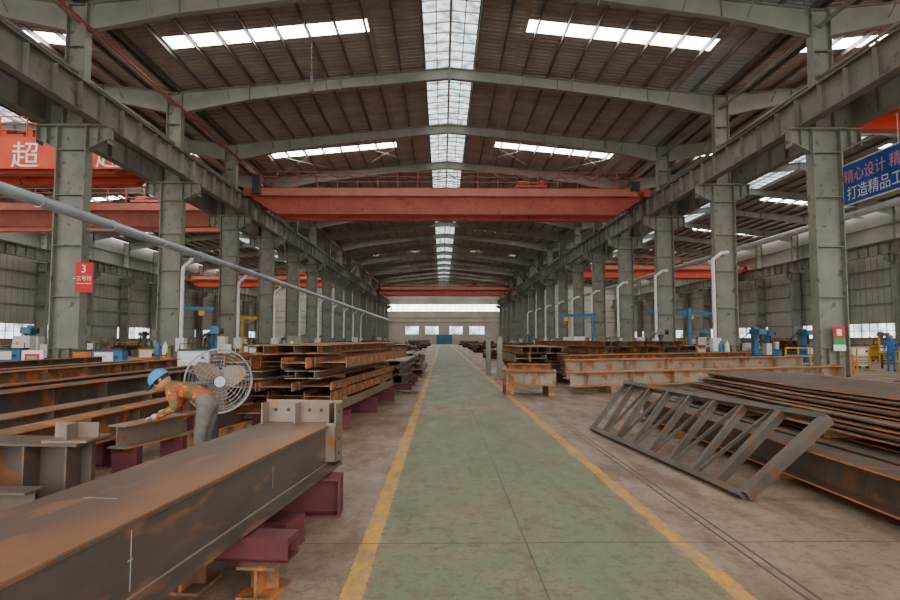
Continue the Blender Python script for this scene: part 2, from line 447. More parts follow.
# ------------------------------------------------------------ cranes
def text_obj(body,size,loc,rot,mt,parent,nm,ext=.005,ax='LEFT'):
    c=bpy.data.curves.new(nm,'FONT'); c.body=body; c.size=size; c.extrude=ext; c.align_x=ax
    c.materials.append(mt)
    o=bpy.data.objects.new(nm,c); o.location=loc; o.rotation_euler=rot; scene.collection.objects.link(o)
    if parent: o.parent=parent
    return o
def crane(xc,y,mt,detail=True,depth=1.75):
    e=bpy.data.objects.new('overhead_crane',None); e.location=(xc,y,0); scene.collection.objects.link(e)
    SPN=13.95; zt=12.15; zb=zt-depth
    for gi,gy in enumerate((-1.1,1.1)):
        m=MB(); w=.26
        pts=[(-SPN+.1,zt-.65),(-SPN+1.9,zb),(SPN-1.9,zb),(SPN-.1,zt-.65)]
        for i in range(3):
            (xa,za),(xb,zb2)=pts[i],pts[i+1]
            m.hexa([(xa,gy-w,za),(xb,gy-w,zb2),(xb,gy+w,zb2),(xa,gy+w,za),(xa,gy-w,zt),(xb,gy-w,zt),(xb,gy+w,zt),(xa,gy+w,zt)],0)
            m.hexa([(xa,gy-w-.05,za-.03),(xb,gy-w-.05,zb2-.03),(xb,gy+w+.05,zb2-.03),(xa,gy+w+.05,za-.03),(xa,gy-w-.05,za),(xb,gy-w-.05,zb2),(xb,gy+w+.05,zb2),(xa,gy+w+.05,za)],0)
        m.b2((-SPN+.1,gy-w-.06,zt),(SPN-.1,gy+w+.06,zt+.04),1)
        m.b2((-SPN+2,gy-w-.03,zt-.55),(SPN-2,gy-w,zt-.49),1)
        m.bar((-SPN+.3,gy,zt+.08),(SPN-.3,gy,zt+.08),.06,.08,2)
        for k in range(14):
            x=-12+k*24/13; m.b2((x-.03,gy-w-.03,zb+.02),(x+.03,gy-w,zt-.02),0)
        m.obj('girder_%d'%(gi+1),[mt,M_redw,M_dark],parent=e)
    m=MB()
    for s in (-1,1):
        m.b2((s*SPN-.22,-2.3,11.45),(s*SPN+.22,2.3,11.98),0)
        for q in (-1.9,1.9):
            m.tube([(s*SPN-.06,q,11.6),(s*SPN+.06,q,11.6)],.26,16,1)
    m.obj('end_carriages',[mt,M_dark],parent=e)
    m=MB()
    yy=-1.95
    m.b2((-SPN+.6,yy,zt-.05),(SPN-.6,-1.38,zt-.01),0)
    n=19
    for k in range(n+1):
        x=-SPN+.6+(2*SPN-1.2)*k/n; m.bar((x,yy+.03,zt),(x,yy+.03,zt+1.1),.055,.055,0,up=(0,1,0))
    for z in (.4,.75,1.1): m.bar((-SPN+.6,yy+.03,zt+z),(SPN-.6,yy+.03,zt+z),.05,.05,0)
    m.b2((-SPN+.6,yy,zt-.6),(SPN-.6,yy+.03,zt+.0),1)
    m.obj('walkway_railing',[mt,M_redw],parent=e)
    if detail:
        m=MB(); pts=[]
        for k in range(0,121):
            x=-3+ k*(15.5/120); pts.append((x,yy-.05,zt+.95-.42*abs(math.sin(k*math.pi/12))))
        m.tube(pts,.035,5,0)
        pts=[(-12+k*.14,yy-.03,zt+.85-.15*abs(math.sin(k*math.pi/9))) for k in range(0,64)]
        m.tube(pts,.03,5,0)
        m.obj('festoon_cable',[M_dark],parent=e)
    m=MB()
    tx=6.0
    m.b2((tx-1.1,-1.3,zt+.2),(tx+1.1,1.3,zt+.38),0)
    m.tube([(tx-.7,.3,zt+.7),(tx+.7,.3,zt+.7)],.3,16,1)
    m.b2((tx+.75,-.5,zt+.38),(tx+1.05,.6,zt+.95),0); m.tube([(tx-.9,-.7,zt+.6),(tx-.1,-.7,zt+.6)],.2,12,2)
    m.b2((tx-.2,.05,zb+.1),(tx+.2,.35,zb+.5),2)
    for q in (-.1,.1): m.tube([(tx+q,.3,zt+.5),(tx+q,.2,zb+.5)],.015,5,1)
    m.tube([(tx,.2,zb+.1),(tx,.2,zb-.05),(tx+.1,.2,zb-.15),(tx,.2,zb-.25),(tx-.1,.2,zb-.18)],.03,6,1)
    m.obj('trolley_hoist',[mt,M_dark,mt],parent=e)
    m=MB()
    m.b2((-SPN+.5,-2.7,zt-.6),(-SPN+1.0,-2.3,zt+.7),0); m.b2((SPN-1.2,-2.6,zt-.3),(SPN-.6,-2.3,zt+.3),0)
    for a in (-SPN+.5,-SPN+1.0): m.bar((a,-2.3,zt+.1),(a,-1.9,zt+.1),.05,.05,1)
    m.bar((SPN-.9,-2.3,zt),(SPN-.9,-1.9,zt),.05,.05,1)
    m.obj('control_cabinet',[M_dark,M_white],parent=e)
    return e
crane(XC,43.5,M_red)
crane(XC,125,M_red,False)
cl=crane(XC-30,33.2,M_redb,False)
RX=(math.pi/2,0,0)
text_obj('超',1.5,(7.0,-2.02,10.62),RX,M_signw,cl,'lettering_1')
text_obj('越',1.5,(11.4,-2.02,10.62),RX,M_signw,cl,'lettering_2')
m=MB(); m.b2((-12,-2.0,10.45),(13.2,-1.96,12.15),0); m.obj('name_board',[M_redb],parent=cl)
crane(XC-30,48.5,M_redw,False)
crane(XC-30,104,M_redb,False)
crane(XC+30,24.6,M_redb,False,1.4)
crane(XC+30,88,M_redb,False)

# ------------------------------------------------------------ pipes
m=MB()
px=CX[1]+1.35
m.tube([(px,YF,6.1),(px,YB-1,6.1)],.19,14,0)
y=YF+1
while y<YB-2: m.tube([(px,y-.03,6.1),(px,y+.03,6.1)],.225,14,1); y+=4.375
for yy in FR: m.bar((px-.75,yy,5.86),(px+.25,yy,5.86),.06,.08,2)
px2=CX[2]+1.3
m.obj('air_duct',[M_pipeb,M_galv,M_frame])
m=MB()
m.tube([(px2,YF,6.6),(px2,YB-1,6.6)],.15,12,0)
for yy in FR: m.bar((px2-.7,yy,6.42),(px2+.2,yy,6.42),.06,.06,1)
m.obj('compressed_air_pipe',[M_galv,M_frame])
for yy in FR[5:14]:
    for side in (-1,1):
        m=MB()
        if side<0:
            xx=CX[1]+.9
            pts=[(px-.02,yy-.55,5.85),(px-.05,yy-.55,5.7),(xx,yy-.55,5.35),(xx-.03,yy-.55,5.0),(xx-.03,yy-.55,1.3)]
        else:
            xx=CX[2]-.85
            pts=[(CX[2]+.0,yy-.5,6.2),(CX[2]-.4,yy-.5,6.15),(xx,yy-.5,5.8),(xx,yy-.5,5.4),(xx,yy-.5,1.6)]
        m.tube(pts,.1,10,0)
        m.b2((xx-.22,yy-.75,.9),(xx+.22,yy-.35,1.6),1); m.bar((xx-.15,yy-.55,0),(xx-.15,yy-.55,.9),.05,.05,1,up=(0,1,0)); m.bar((xx+.15,yy-.55,0),(xx+.15,yy-.55,.9),.05,.05,1,up=(0,1,0))
        m.obj('drop_pipe',[M_white,M_bluel if random.random()<.4 else M_white])
m=MB(); m.tube([(-6.3,28.2,16),(-6.3,28.2,14.4)],.012,5,0)
for k in range(7): m.tube([(-6.3+.05*math.cos(a),28.2,14.35-k*.09+.06*math.sin(a)) for a in [i*math.pi/4 for i in range(8)]],.015,5,0,closed=True)
m.tube([(-6.3,28.2,13.75),(-6.3,28.2,13.6),(-6.2,28.2,13.5),(-6.3,28.2,13.4),(-6.4,28.2,13.48)],.03,6,0)
m.obj('hanging_hook',[M_dark])

# ------------------------------------------------------------ signs
m=MB(); sx,sy=CX[1]+.85,Y0-.45
e=bpy.data.objects.new('column_sign',None); scene.collection.objects.link(e)
m.b2((sx-.33,sy-.02,3.35),(sx+.33,sy+.02,4.5),0); m.b2((sx-.28,sy-.025,3.68),(sx+.28,sy-.02,3.70),1)
m.bar((sx-.45,sy+.04,3.9),(sx+.3,sy+.04,3.9),.03,.03,1)
m.obj('board',[M_sign,M_signw],parent=e)
text_obj('3',.42,(sx-.02,sy-.03,4.12),RX,M_signw,e,'lettering_1',.002,'CENTER')
text_obj('三号柱',.2,(sx,sy-.03,3.82),RX,M_signw,e,'lettering_2',.002,'CENTER')
m=MB(); m.b2((-15.35,Y0-1.3,.05),(-15.3,Y0-1.25,.75),1); m.b2((-14.75,Y0-1.3,0.05),(-14.7,Y0-1.25,.75),1)
m.b2((-15.45,Y0-1.32,0),(-14.6,Y0-1.1,.05),1)
m.b2((-15.4,Y0-1.33,.0+.1),(-14.62,Y0-1.28,1.15),0); m.b2((-15.28,Y0-1.34,.22),(-14.75,Y0-1.33,1.02),2); m.b2((-15.2,Y0-1.345,.3),(-14.83,Y0-1.34,.94),3)
m.obj('notice_stand',[M_signw,M_frame,M_sign,M_wall])
m=MB(); m.b2((-13.6,Y0-1.2,.05),(-12.95,Y0-1.12,1.15),0); m.b2((-13.65,Y0-1.3,0),(-12.9,Y0-1.0,.06),1)
m.b2((-13.62,Y0-1.22,1.1),(-12.93,Y0-1.1,1.18),1)
m.obj('orange_screen_panel',[M_orange,M_dark])
m=MB(); sx=CX[2]+.1; sy=Y0-.34
m.b2((sx-.24,sy-.02,1.35),(sx+.24,sy,1.6),0);m.b2((sx-.24,sy-.02,1.1),(sx+.24,sy,1.34),1);m.b2((sx-.24,sy-.02,1.62),(sx+.24,sy,2.05),2);m.b2((sx-.1,sy-.025,1.7),(sx+.1,sy-.02,1.95),1)
m.obj('safety_notice',[M_greenp,M_signw,M_sign,M_frame])
e=bpy.data.objects.new('hanging_banner',None); scene.collection.objects.link(e)
m=MB(); bx=17.05; by0,by1=18.8,25.0
m.b2((bx,by0,7.2),(bx+.02,by1,8.85),0); m.b2((bx-.02,by0,8.85),(bx+.04,by1,8.91),1); m.b2((bx-.02,by0,7.14),(bx+.04,by1,7.2),1)
for y in (by0+.1,by0+3,by1-.1): m.tube([(bx+.01,y,8.9),(bx+.01,y,10.0)],.012,5,1)
m.obj('cloth',[M_banner,M_white],parent=e)
RB=(math.pi/2,0,-math.pi/2)
text_obj('精心设计 精心制造',.6,(bx-.01,by1-.15,8.12),RB,M_pink,e,'lettering_1',.002)
text_obj('打造精品工程',.62,(bx-.01,by1-.3,7.4),RB,M_signw,e,'lettering_2',.002)

# ------------------------------------------------------------ foreground box girder (left)
ang=math.atan2(.43,3.82)
L0=6.1
g=MB()
W=.66;H=.40
g.b2((-W/2,0,.022),(W/2,L0,H-.022),0)
g.b2((-W/2-.03,0,H-.022),(W/2+.025,L0,H),0)
g.b2((-W/2-.07,0,0),(W/2+.115,L0-.02,.024),0)
g.tube([(W/2+.004,0,H-.028),(W/2+.004,L0,H-.028)],.008,6,1)
g.tube([(W/2+.004,0,.03),(W/2+.004,L0,.03)],.008,6,1)
g.b2((-W/2-.02,L0,-.02),(W/2+.10,L0+.025,.62),1)
for x in (-.33,0,.34): g.b2((x-.008,L0-.16,H),(x+.008,L0,H+.2),1)
g.b2((W/2+.0,L0-.2,.05),(W/2+.10,L0-.185,H+.02),1)
g.b2((W/2+.085,L0-.2,.05),(W/2+.1,L0,.6),1)
for z in (.12,.26,.40,.52): g.tube([(W/2+.098,L0-.1,z),(W/2+.106,L0-.1,z)],.016,10,2)
for x in (-.25,-.12,.1,.22):
    g.tube([(x,L0-.006,.52),(x,L0+.03,.52)],.018,10,2)
g.b2((W/2+.0005,2.9,.06),(W/2+.0012,2.908,.34),3)
g.b2((W/2+.0005,2.88,.2),(W/2+.0012,2.92,.208),3)
g.b2((W/2+.0005,4.6,.12),(W/2+.0012,4.607,.28),3)
g.b2((-.14,3.2,H+.0005),(.05,3.206,H+.0012),3)
gx,gy,gz=-1.86,.05,.36
go=g.obj('box_girder',[M_gird,M_mill2,M_dark,M_galv],loc=(-1.53+.113*(gy-2.08)-.35,gy,gz),rz=-ang)
bv=go.modifiers.new('bevel','BEVEL'); bv.width=.004; bv.segments=2; bv.limit_method='ANGLE'
def stand_m(m,x,y,h,w=.34,mi=0,z0=0):
    m.b2((x-w/2,y-.16,z0),(x+w/2,y+.16,z0+.018),mi); m.b2((x-w/2,y-.16,h-.018),(x+w/2,y+.16,h),mi); m.b2((x-.009,y-.15,z0+.018),(x+.009,y+.15,h-.018),mi)
    m.b2((x-w/2+.03,y-.008,z0+.018),(x+w/2-.03,y+.008,h-.018),mi)
m=MB(); stand_m(m,.13,-.03,.2,.24,1); stand_m(m,-.37,0,.2,.24,1)
m.b2((-.55,-.1,.30),(.3,.1,.345)); m.b2((-.55,-.1,.2),(.3,-.085,.30)); m.b2((-.55,.085,.2),(.3,.1,.30)); m.b2((-.55,-.1,.2),(.3,.1,.215)); 
m.obj('support_trestle',[M_primer,M_rusty],loc=(-1.25,3.98,0),rz=-ang)
def sbeam(x,y,r,w=.5,h=.34):
    m=MB(); m.b2((-w,-.14,0),(w,.14,.02)); m.b2((-w,-.14,h-.02),(w,.14,h)); m.b2((-w,-.01,.02),(w,.01,h-.02))
    for q in (-w,0,w-.02): m.b2((q,-.13,.02),(q+.02,.13,h-.02))
    m.obj('support_beam',[M_primer],loc=(x,y,0),rz=r)
sbeam(-1.42,5.6,.05); sbeam(-1.9,1.3,.05); sbeam(-1.55,4.85,-.3,.45,.22)

# left: cross-lying beam with stiffeners
m=MB()
m.hb((-5.6,5.55,.43),(-3.05,5.35,.43),.56,.42,.022,.016,0)
for k in range(7):
    t=k/6; x=-5.4+2.25*t; y=5.53-.18*t
    m.box((x,y,.43),(.018,.38,.51),0,rz=-.078)
m.b2((-3.4,5.2,.71),(-3.02,5.6,.73),1); m.b2((-3.4,5.38,.73),(-3.02,5.4,.86),1); m.b2((-3.22,5.22,.73),(-3.2,5.58,.86),1)
m.hb((-5.7,5.0,.26),(-3.2,4.85,.26),.3,.22,.016,.012,0)
m.b2((-5.4,5.25,0),(-5.1,5.75,.15),2); m.b2((-3.7,5.1,0),(-3.4,5.65,.15),2)
m.b2((-5.4,4.8,0),(-5.2,5.12,.11),2); m.b2((-3.7,4.7,0),(-3.5,5.05,.11),2)
m.obj('stiffened_steel_beam',[M_mill,M_mill2,M_wood])

def long_beam(x0,y0,x1,y1,z,H,W,mt,ed=None,st=True,stiff=0):
    m=MB(); zc=z+H/2
    m.hb((x0,y0,zc),(x1,y1,zc),H,W,.018,.012,0,1)
    for k in range(stiff):
        t=(k+.5)/stiff; m.box((x0+(x1-x0)*t,y0+(y1-y0)*t,zc),(W*.94,.014,H-.04),0,rz=math.atan2(-(x1-x0),(y1-y0)))
    if st:
        for t in (.2,.5,.8): stand_m(m,x0+(x1-x0)*t,y0+(y1-y0)*t,z,W+.25,2)
    m.obj('long_steel_beam',[mt,ed or mt,M_primer])
long_beam(-4.25,5.9,-4.0,15,.35,.34,.3,M_rusty,M_rust,True,6)
long_beam(-5.1,5.9,-4.8,15.5,.30,.4,.34,M_mill2,M_rust,True,8)
long_beam(-6.3,6,-5.9,17,.4,.45,.4,M_mill,M_rust,True,8)
long_beam(-7.6,7,-7.3,18,.5,.3,.3,M_mill,M_rust,True,0)
long_beam(-8.6,8,-8.3,19,.45,.5,.36,M_rusty,M_mill2,True,8)
long_beam(-10.2,9,-9.8,20,.5,.4,.3,M_mill2,M_rust,True,0)
long_beam(-11.6,10,-11.2,20,.5,.5,.3,M_mill,M_rust,True,5)
m=MB()
m.hb((-3.5,8.6,.4),(-3.25,10,.4),.3,.3,.016,.012,0,1); m.b2((-3.7,8.8,0),(-3.2,9.1,.25),2); m.b2((-3.6,9.4,0),(-3.1,9.7,.25),2)
m.obj('short_steel_beam',[M_mill,M_rust,M_wood])

# ------------------------------------------------------------ stacks
def stack(x,y,L,widths,nl,z0,rz_,mats,hmin=.16,hmax=.26,jit=.5,shear=0):
    m=MB(); z=z0
    for l in range(nl):
        h=random.uniform(hmin,hmax); xx=-widths/2+random.uniform(-.1,.1)*widths+shear*l
        flat=random.random()<.45
        end=widths/2+random.uniform(-.15,.05)*widths+shear*l
        while xx<end:
            w=random.uniform(.22,.42) if not flat else random.uniform(.4,.6)
            ya=-L/2+random.uniform(-jit,jit); yb=L/2+random.uniform(-jit,jit)
            sk=random.uniform(-.06,.06); mi=random.choice((0,0,1)); ed=random.choice((2,2,0))
            if flat:
                m.hb((xx+w/2,ya,z+h/2),(xx+w/2+sk,yb,z+h/2),w,h,.018,.012,mi,ed,up=(1,0,0))
            else:
                m.hb((xx+w/2,ya,z+h/2),(xx+w/2+sk,yb,z+h/2),h,w-.02,.016,.012,mi,ed)
            xx+=w+.02
        z+=h
        if l<nl-1:
            for t in (-.32,.3): m.bar((-widths/2+shear*l,t*L,z+.025),(widths/2+shear*l,t*L,z+.025),.09,.05,3)
            z+=.05
    for t in (-.38,0,.36):
        m.b2((-widths/2-.15,t*L-.12,0),(widths/2+.15,t*L+.12,.02),4); m.b2((-widths/2-.15,t*L-.12,z0-.02),(widths/2+.15,t*L+.12,z0),4); m.b2((-widths/2-.15,t*L-.01,.02),(widths/2+.15,t*L+.01,z0-.02),4)
    return m.obj('steel_beam_stack',mats+[M_wood,M_primer],loc=(x,y,0),rz=rz_)
SM=[M_rusty,M_mill2,M_rust]
SD=[M_mill2,M_mill,M_rust]
stack(-2.3,13.2,6.2,1.5,6,.32,-.09,SM,.12,.18,.5,-.03)
stack(-3.9,19.5,6,2.2,4,.3,-.05,SM)
stack(-1.5,20.5,4.6,.9,3,.2,-.02,SD)
stack(-1.7,27.5,5.6,1.2,3,.2,.0,[M_mill2,M_rusty,M_rust])
used=[]
def free(x,y,r=1.9):
    for a,b in used:
        if abs(a-x)<r and abs(b-y)<r: return False
    used.append((x,y)); return True
for i in range(16):
    y=30+i*7+random.uniform(0,2)
    stack(-3.6-random.uniform(0,1.0),y+2,5.2,random.uniform(1.4,2.4),random.choice((2,3,4)),.25,random.uniform(-.06,.06),random.choice((SM,SD)))
    if i%2==0: stack(-9-random.uniform(0,1),y-4,5.5,random.uniform(1.5,2.6),random.choice((2,3,4)),.25,random.uniform(-.1,.1),SM)
    stack(4.6+random.uniform(0,1.2),y+3.5,5.2,random.uniform(1.4,2.4),random.choice((2,3)),.25,random.uniform(-.06,.06),SM)
    if i%2==1: stack(9.8+random.uniform(0,.8),y-1,5.5,random.uniform(1.5,2.6),random.choice((2,3)),.25,random.uniform(-.1,.1),SM)

# ------------------------------------------------------------ right side: near stack
m=MB()
for i,x in enumerate((3.95,4.4,4.85,5.3,5.75,6.2,6.65)):
    m.hb((x,3.6+.1*i,.27),(x+.06,12-.2*i,.27),.34,.36,.018,.012,0,2 if i%3!=1 else 0)
for y in (4.2,6.9,9.6): m.b2((3.7,y,.0),(6.9,y+.12,.1),3)
def bent_plate(mbb,xs,ys,zf,w,t,mi,ed):
    vs=[];fs=[];ms=[]
    n=len(ys)
    for i,y in enumerate(ys):
        x=xs(y)
        for a,b in ((0,0),(w,0),(w,t),(0,t)): vs.append((x+a,y,zf(y)+b+ (a*.03)))
    for i in range(n-1):
        o=i*4;p=o+4
        for k in range(4):
            fs.append((o+k,o+(k+1)%4,p+(k+1)%4,p+k)); ms.append(ed if k in (1,3) else mi)
    fs.append((3,2,1,0)); fs.append(((n-1)*4,(n-1)*4+1,(n-1)*4+2,(n-1)*4+3)); ms+=[ed,ed]
    mbb.add(vs,fs,ms)
ys=[4.0+i*.5 for i in range(16)]
zz=.56
for k in range(9):
    x0=4.40+.085*k+random.uniform(-.06,.06); z0=zz; zz+=.042
    bent_plate(m,(lambda y,x0=x0,k=k:x0+.025*(y-8)*(1 if k%2 else -.5)+.02*math.sin(y*.7+k)),ys[(k%3):],(lambda y,z0=z0,k=k:z0+.008*abs(y-8.5)*(k*.2)+.008*math.sin(y*.8)),1.7-.08*k,.02 if k%2 else .014,0 if k%3 else 1,2 if k%2==0 else 0)
for y in (5,7,9,11): 
    m.b2((4.5,y,.44),(6.0,y+.1,.56),3)
for k in range(4):
    m.hb((6.5+.35*k,5,.70),(6.6+.35*k,13,.70),.30,.3,.016,.012,k%2,0 if k%2 else 2)
for y in (6,9,12): m.b2((6.95,y,.0),(8,y+.2,.55),3)
for y in (6.2,9.2,11.5): m.b2((6.3,y,.44),(6.95,y+.14,.55),3)
m.obj('h_beam_and_plate_stack',[M_mill,M_mill2,M_rust,M_wood])

# leaning ladder frame
m=MB()
A0=Vector((2.60,10.45,.04)); A1=Vector((3.0,6.02,.04)); B0=Vector((3.30,10.8,.78)); B1=Vector((4.0,6.25,.76))
nrm=(A1-A0).cross(B0-A0).normalized()
if nrm.z<0: nrm=-nrm
def rail(p,q,w=.075,h=.075): m.bar(p,q,w,h,0,up=nrm)
rail(A0,A1,.07,.10); rail(B0,B1,.07,.10)
rail(A0,B0,.06,.07); 
for t in (.07,.20,.33,.46,.59,.72):
    rail(A0.lerp(A1,t+.05),B0.lerp(B1,t),.06,.08)
    rail(A0.lerp(A1,t+.06),B0.lerp(B1,t+.11),.03,.04)
rail(A1,B1,.13,.10); rail(A0.lerp(A1,.88),B0.lerp(B1,.86),.11,.09)
m.obj('ladder_frame',[mat('frame_steel','#68605a','#50483f',.45,.3,2,.35,.65,'#6e4a34',6,.56)])

# mid-right: assembled beams
m=MB()
m.hb((3.2,16.9,.48),(1.85,17.3,.48),.42,.5,.025,.02,0,2)
m.hb((3.3,17.5,.48),(1.8,17.9,.48),.42,.45,.025,.02,0,2)
m.hb((3.1,17.1,.78),(1.95,17.5,.78),.16,.4,.015,.012,1,2)
for k in range(4):
    x=1.95+k*.4; m.box((x,17.3-.1*(k-1),.48),(.02,.46,.36),0)
m.b2((1.8,16.95,.0),(2.0,17.9,.27),1); m.b2((2.95,16.7,0),(3.15,17.7,.27),1)
m.obj('fabricated_frame',[M_beige,M_rusty,M_rust])
def cross_beam(p,q,z,H,W,mt,ed,stf):
    m=MB(); m.hb((p[0],p[1],z+H/2),(q[0],q[1],z+H/2),H,W,.03,.02,0,1)
    a=math.atan2(q[1]-p[1],q[0]-p[0])
    for k in range(stf):
        t=(k+.3)/stf; m.box((p[0]+(q[0]-p[0])*t,p[1]+(q[1]-p[1])*t,z+H/2),(.02,W*.95,H-.06),0,rz=a)
    m.box((q[0],q[1],z+H/2),(.04,W+.1,H+.1),0,rz=a)
    for t in (.12,.5,.88): m.box((p[0]+(q[0]-p[0])*t,p[1]+(q[1]-p[1])*t,z/2),(.3,W+.2,z),2,rz=a)
    m.obj('fabricated_beam',[mt,ed,M_mill2])
cross_beam((3.7,17.4),(14.0,21.2),.2,.42,.5,M_beige,M_rust,7)
cross_beam((3.9,18.9),(13.4,22.6),.32,.6,.4,M_beige,M_rust,6)
cross_beam((4.2,20.6),(12.9,25.6),.32,.7,.5,M_rusty,M_rust,5)
stack(3.6,24.5,5.5,1.7,4,.25,0,SM)
stack(7.3,27.5,6,3.6,5,.25,.3,SM)
stack(10.9,29.5,5,2.2,4,.25,-.2,SM)
for (x,y,h) in ((2.0,26,1.6),(2.25,23.5,1.65)):
    m=MB(); m.b2((-.10,-.10,.02),(.10,.10,h)); m.b2((-.2,-.2,0),(.2,.2,.02)); m.b2((-.13,-.13,h),(.13,.13,h+.02)); m.obj('steel_post',[M_frame],loc=(x,y,0))

# ------------------------------------------------------------ machines & clutter
def machine_mesh(c):
    m=MB()
    m.b2((-.5,-.35,.12),(.5,.35,1.15),0); m.b2((-.54,-.39,1.15),(.54,.39,1.2),1); m.b2((-.42,-.36,.75),(.2,-.35,1.08),2)
    for x in (-.4,.4):
        for y in (-.28,.28): m.tube([(x-.04,y,.1),(x+.04,y,.1)],.1,10,1)
    for k in range(5): m.b2((-.42,-.36,.2+.09*k),(.42,-.355,.24+.09*k),1)
    m.tube([(.3,-.36,.9),(.3,-.39,.9)],.06,10,1)
    m.tube([(-.5,0,1.2),(-.5,0,1.4),(.5,0,1.4),(.5,0,1.2)],.02,6,1)
    return m.mesh('welding_machine',[c,M_dark,M_signw])
def drill_mesh(c):
    m=MB()
    m.b2((-.9,-.5,0),(.9,.5,.6),0); m.b2((-.14,-.14,.6),(.14,.14,2.2),0); m.b2((-.18,-.7,1.8),(.25,.25,2.1),0)
    m.tube([(0,-.55,1.8),(0,-.55,1.2)],.06,10,1); m.b2((-.8,-.45,.6),(.8,.45,.68),1)
    m.b2((.5,-.3,.68),(.8,.1,1.3),2); m.tube([(.25,-.4,1.95),(.45,-.4,1.95)],.14,12,1)
    m.tube([(-.14,.1,2.0),(-.6,.2,1.6),(-.7,.2,.9),(-.6,.1,.6)],.03,6,1)
    return m.mesh('drilling_machine',[c,M_dark,M_white])
def barrier_mesh():
    m=MB()
    for x in (-.9,-.3,.3,.9): m.bar((x,0,0),(x,0,1.15),.06,.06,0,up=(0,1,0))
    for z in (.35,.72,1.12): m.bar((-.93,0,z),(.93,0,z),.06,.06,0)
    for x in (-.9,.9): m.b2((x-.15,-.2,0),(x+.15,.2,.02),1)
    return m.mesh('safety_barrier',[M_yel,M_dark])
def bottle_mesh():
    m=MB()
    for i,(x,y) in enumerate(((-.15,0),(.15,0),(0,.26))):
        m.tube([(x,y,.03),(x,y,1.2),(x,y,1.32),(x,y,1.38),(x,y,1.46)],.11,12,i%2,radii=[.11,.11,.08,.04,.035])
    m.b2((-.3,-.15,0),(.3,.42,.03),2); m.bar((-.3,-.14,.9),(.3,-.14,.9),.03,.03,2)
    for x in (-.29,.29): m.bar((x,-.14,0),(x,-.14,1.0),.03,.03,2,up=(0,1,0))
    return m.mesh('gas_cylinder_rack',[M_bluel,M_white,M_dark])
def table_mesh():
    m=MB()
    m.b2((-1.4,-.7,.72),(1.4,.7,.78),0)
    for x in (-1.25,1.25):
        for y in (-.6,.6): m.bar((x,y,0),(x,y,.72),.08,.08,1,up=(0,1,0))
    m.bar((-1.25,-.6,.25),(1.25,-.6,.25),.06,.06,1); m.bar((-1.25,.6,.25),(1.25,.6,.25),.06,.06,1)
    m.hb((-1.2,-.2,.9),(1.1,-.1,.9),.2,.2,.015,.012,2); m.b2((-.3,.2,.78),(.7,.5,.95),3)
    return m.mesh('welding_table',[M_mill2,M_primer,M_rusty,M_blue])
def cabinet_mesh(c):
    m=MB(); m.b2((-.35,-.25,.05),(.35,.25,1.7),0); m.b2((-.3,-.27,.12),(-.01,-.25,1.62),0); m.b2((.01,-.27,.12),(.3,-.25,1.62),0)
    m.b2((-.37,-.27,0),(.37,.27,.05),1); m.b2((.03,-.3,.85),(.06,-.27,1.0),1); m.b2((-.2,-.28,1.3),(-.08,-.27,1.45),2)
    return m.mesh('electrical_cabinet',[c,M_dark,M_yel])
def reel_mesh(c):
    m=MB()
    for x in (-.3,.3): m.tube([(x-.02,0,.52),(x+.02,0,.52)],.45,20,0)
    m.tube([(-.28,0,.52),(.28,0,.52)],.3,16,1)
    for x in (-.4,.4):
        m.bar((x,-.4,0),(x,0,.55),.05,.05,2,up=(1,0,0)); m.bar((x,.4,0),(x,0,.55),.05,.05,2,up=(1,0,0))
    m.tube([(-.42,0,.52),(.42,0,.52)],.03,8,2)
    return m.mesh('cable_reel',[c,M_hose,M_dark])
def drum_mesh(c):
    m=MB()
    for x,y in ((0,0),(.65,.1)):
        m.tube([(x,y,0),(x,y,.02),(x,y,.3),(x,y,.31),(x,y,.58),(x,y,.59),(x,y,.88)],.29,18,0,radii=[.29,.29,.285,.3,.3,.285,.29])
        m.tube([(x+.12,y,.88),(x+.12,y,.9)],.03,8,1)
    return m.mesh('oil_drum',[c,M_dark])
def rack_mesh():
    m=MB()
    for x in (-1.3,1.3):
        for y in (-.4,.4): m.bar((x,y,0),(x,y,1.7),.08,.08,0,up=(0,1,0))
        for z in (.3,.9,1.5): m.bar((x,-.4,z),(x,.4,z),.07,.07,0)
    for z in (.34,.94,1.54):
        for k in range(7): m.tube([(-1.8,-.33+.1*k,z+.05),(1.8,-.33+.1*k,z+.05)],.045,8,1+k%2)
    return m.mesh('pipe_storage_rack',[M_yel,M_rusty,M_mill2])
def jib_mesh(c):
    m=MB()
    m.b2((-.4,-.4,0),(.4,.4,.04),1); m.tube([(0,0,.04),(0,0,3.7)],.14,14,0); m.hb((-.25,0,3.5),(2.9,0,3.5),.26,.16,.014,.01,0)
    m.bar((0,0,2.9),(1.2,0,3.38),.07,.07,0); m.b2((2.0,-.12,3.05),(2.35,.12,3.36),2); m.tube([(2.17,0,3.05),(2.17,0,1.9)],.012,5,1)
    m.tube([(2.17,0,1.9),(2.17,0,1.8),(2.24,0,1.74),(2.17,0,1.68),(2.1,0,1.72)],.02,6,1)
    for a in range(4):
        t=a*math.pi/2; m.bar((.1*math.cos(t),.1*math.sin(t),.35),(.33*math.cos(t),.33*math.sin(t),.04),.02,.1,0)
    return m.mesh('jib_crane',[c,M_dark,M_yel])
D={'welding_machine':[machine_mesh(M_blue),machine_mesh(M_yel),machine_mesh(M_orange),machine_mesh(M_white)],'drilling_machine':[drill_mesh(M_bluel),drill_mesh(M_frame)],
 'safety_barrier':[barrier_mesh()],'gas_cylinder_rack':[bottle_mesh()],'welding_table':[table_mesh()],'electrical_cabinet':[cabinet_mesh(M_white),cabinet_mesh(M_frame)],
 'cable_reel':[reel_mesh(M_redb),reel_mesh(M_yel)],'oil_drum':[drum_mesh(M_blue),drum_mesh(M_orange)],'pipe_storage_rack':[rack_mesh()],'jib_crane':[jib_mesh(M_bluel),jib_mesh(M_yel)]}
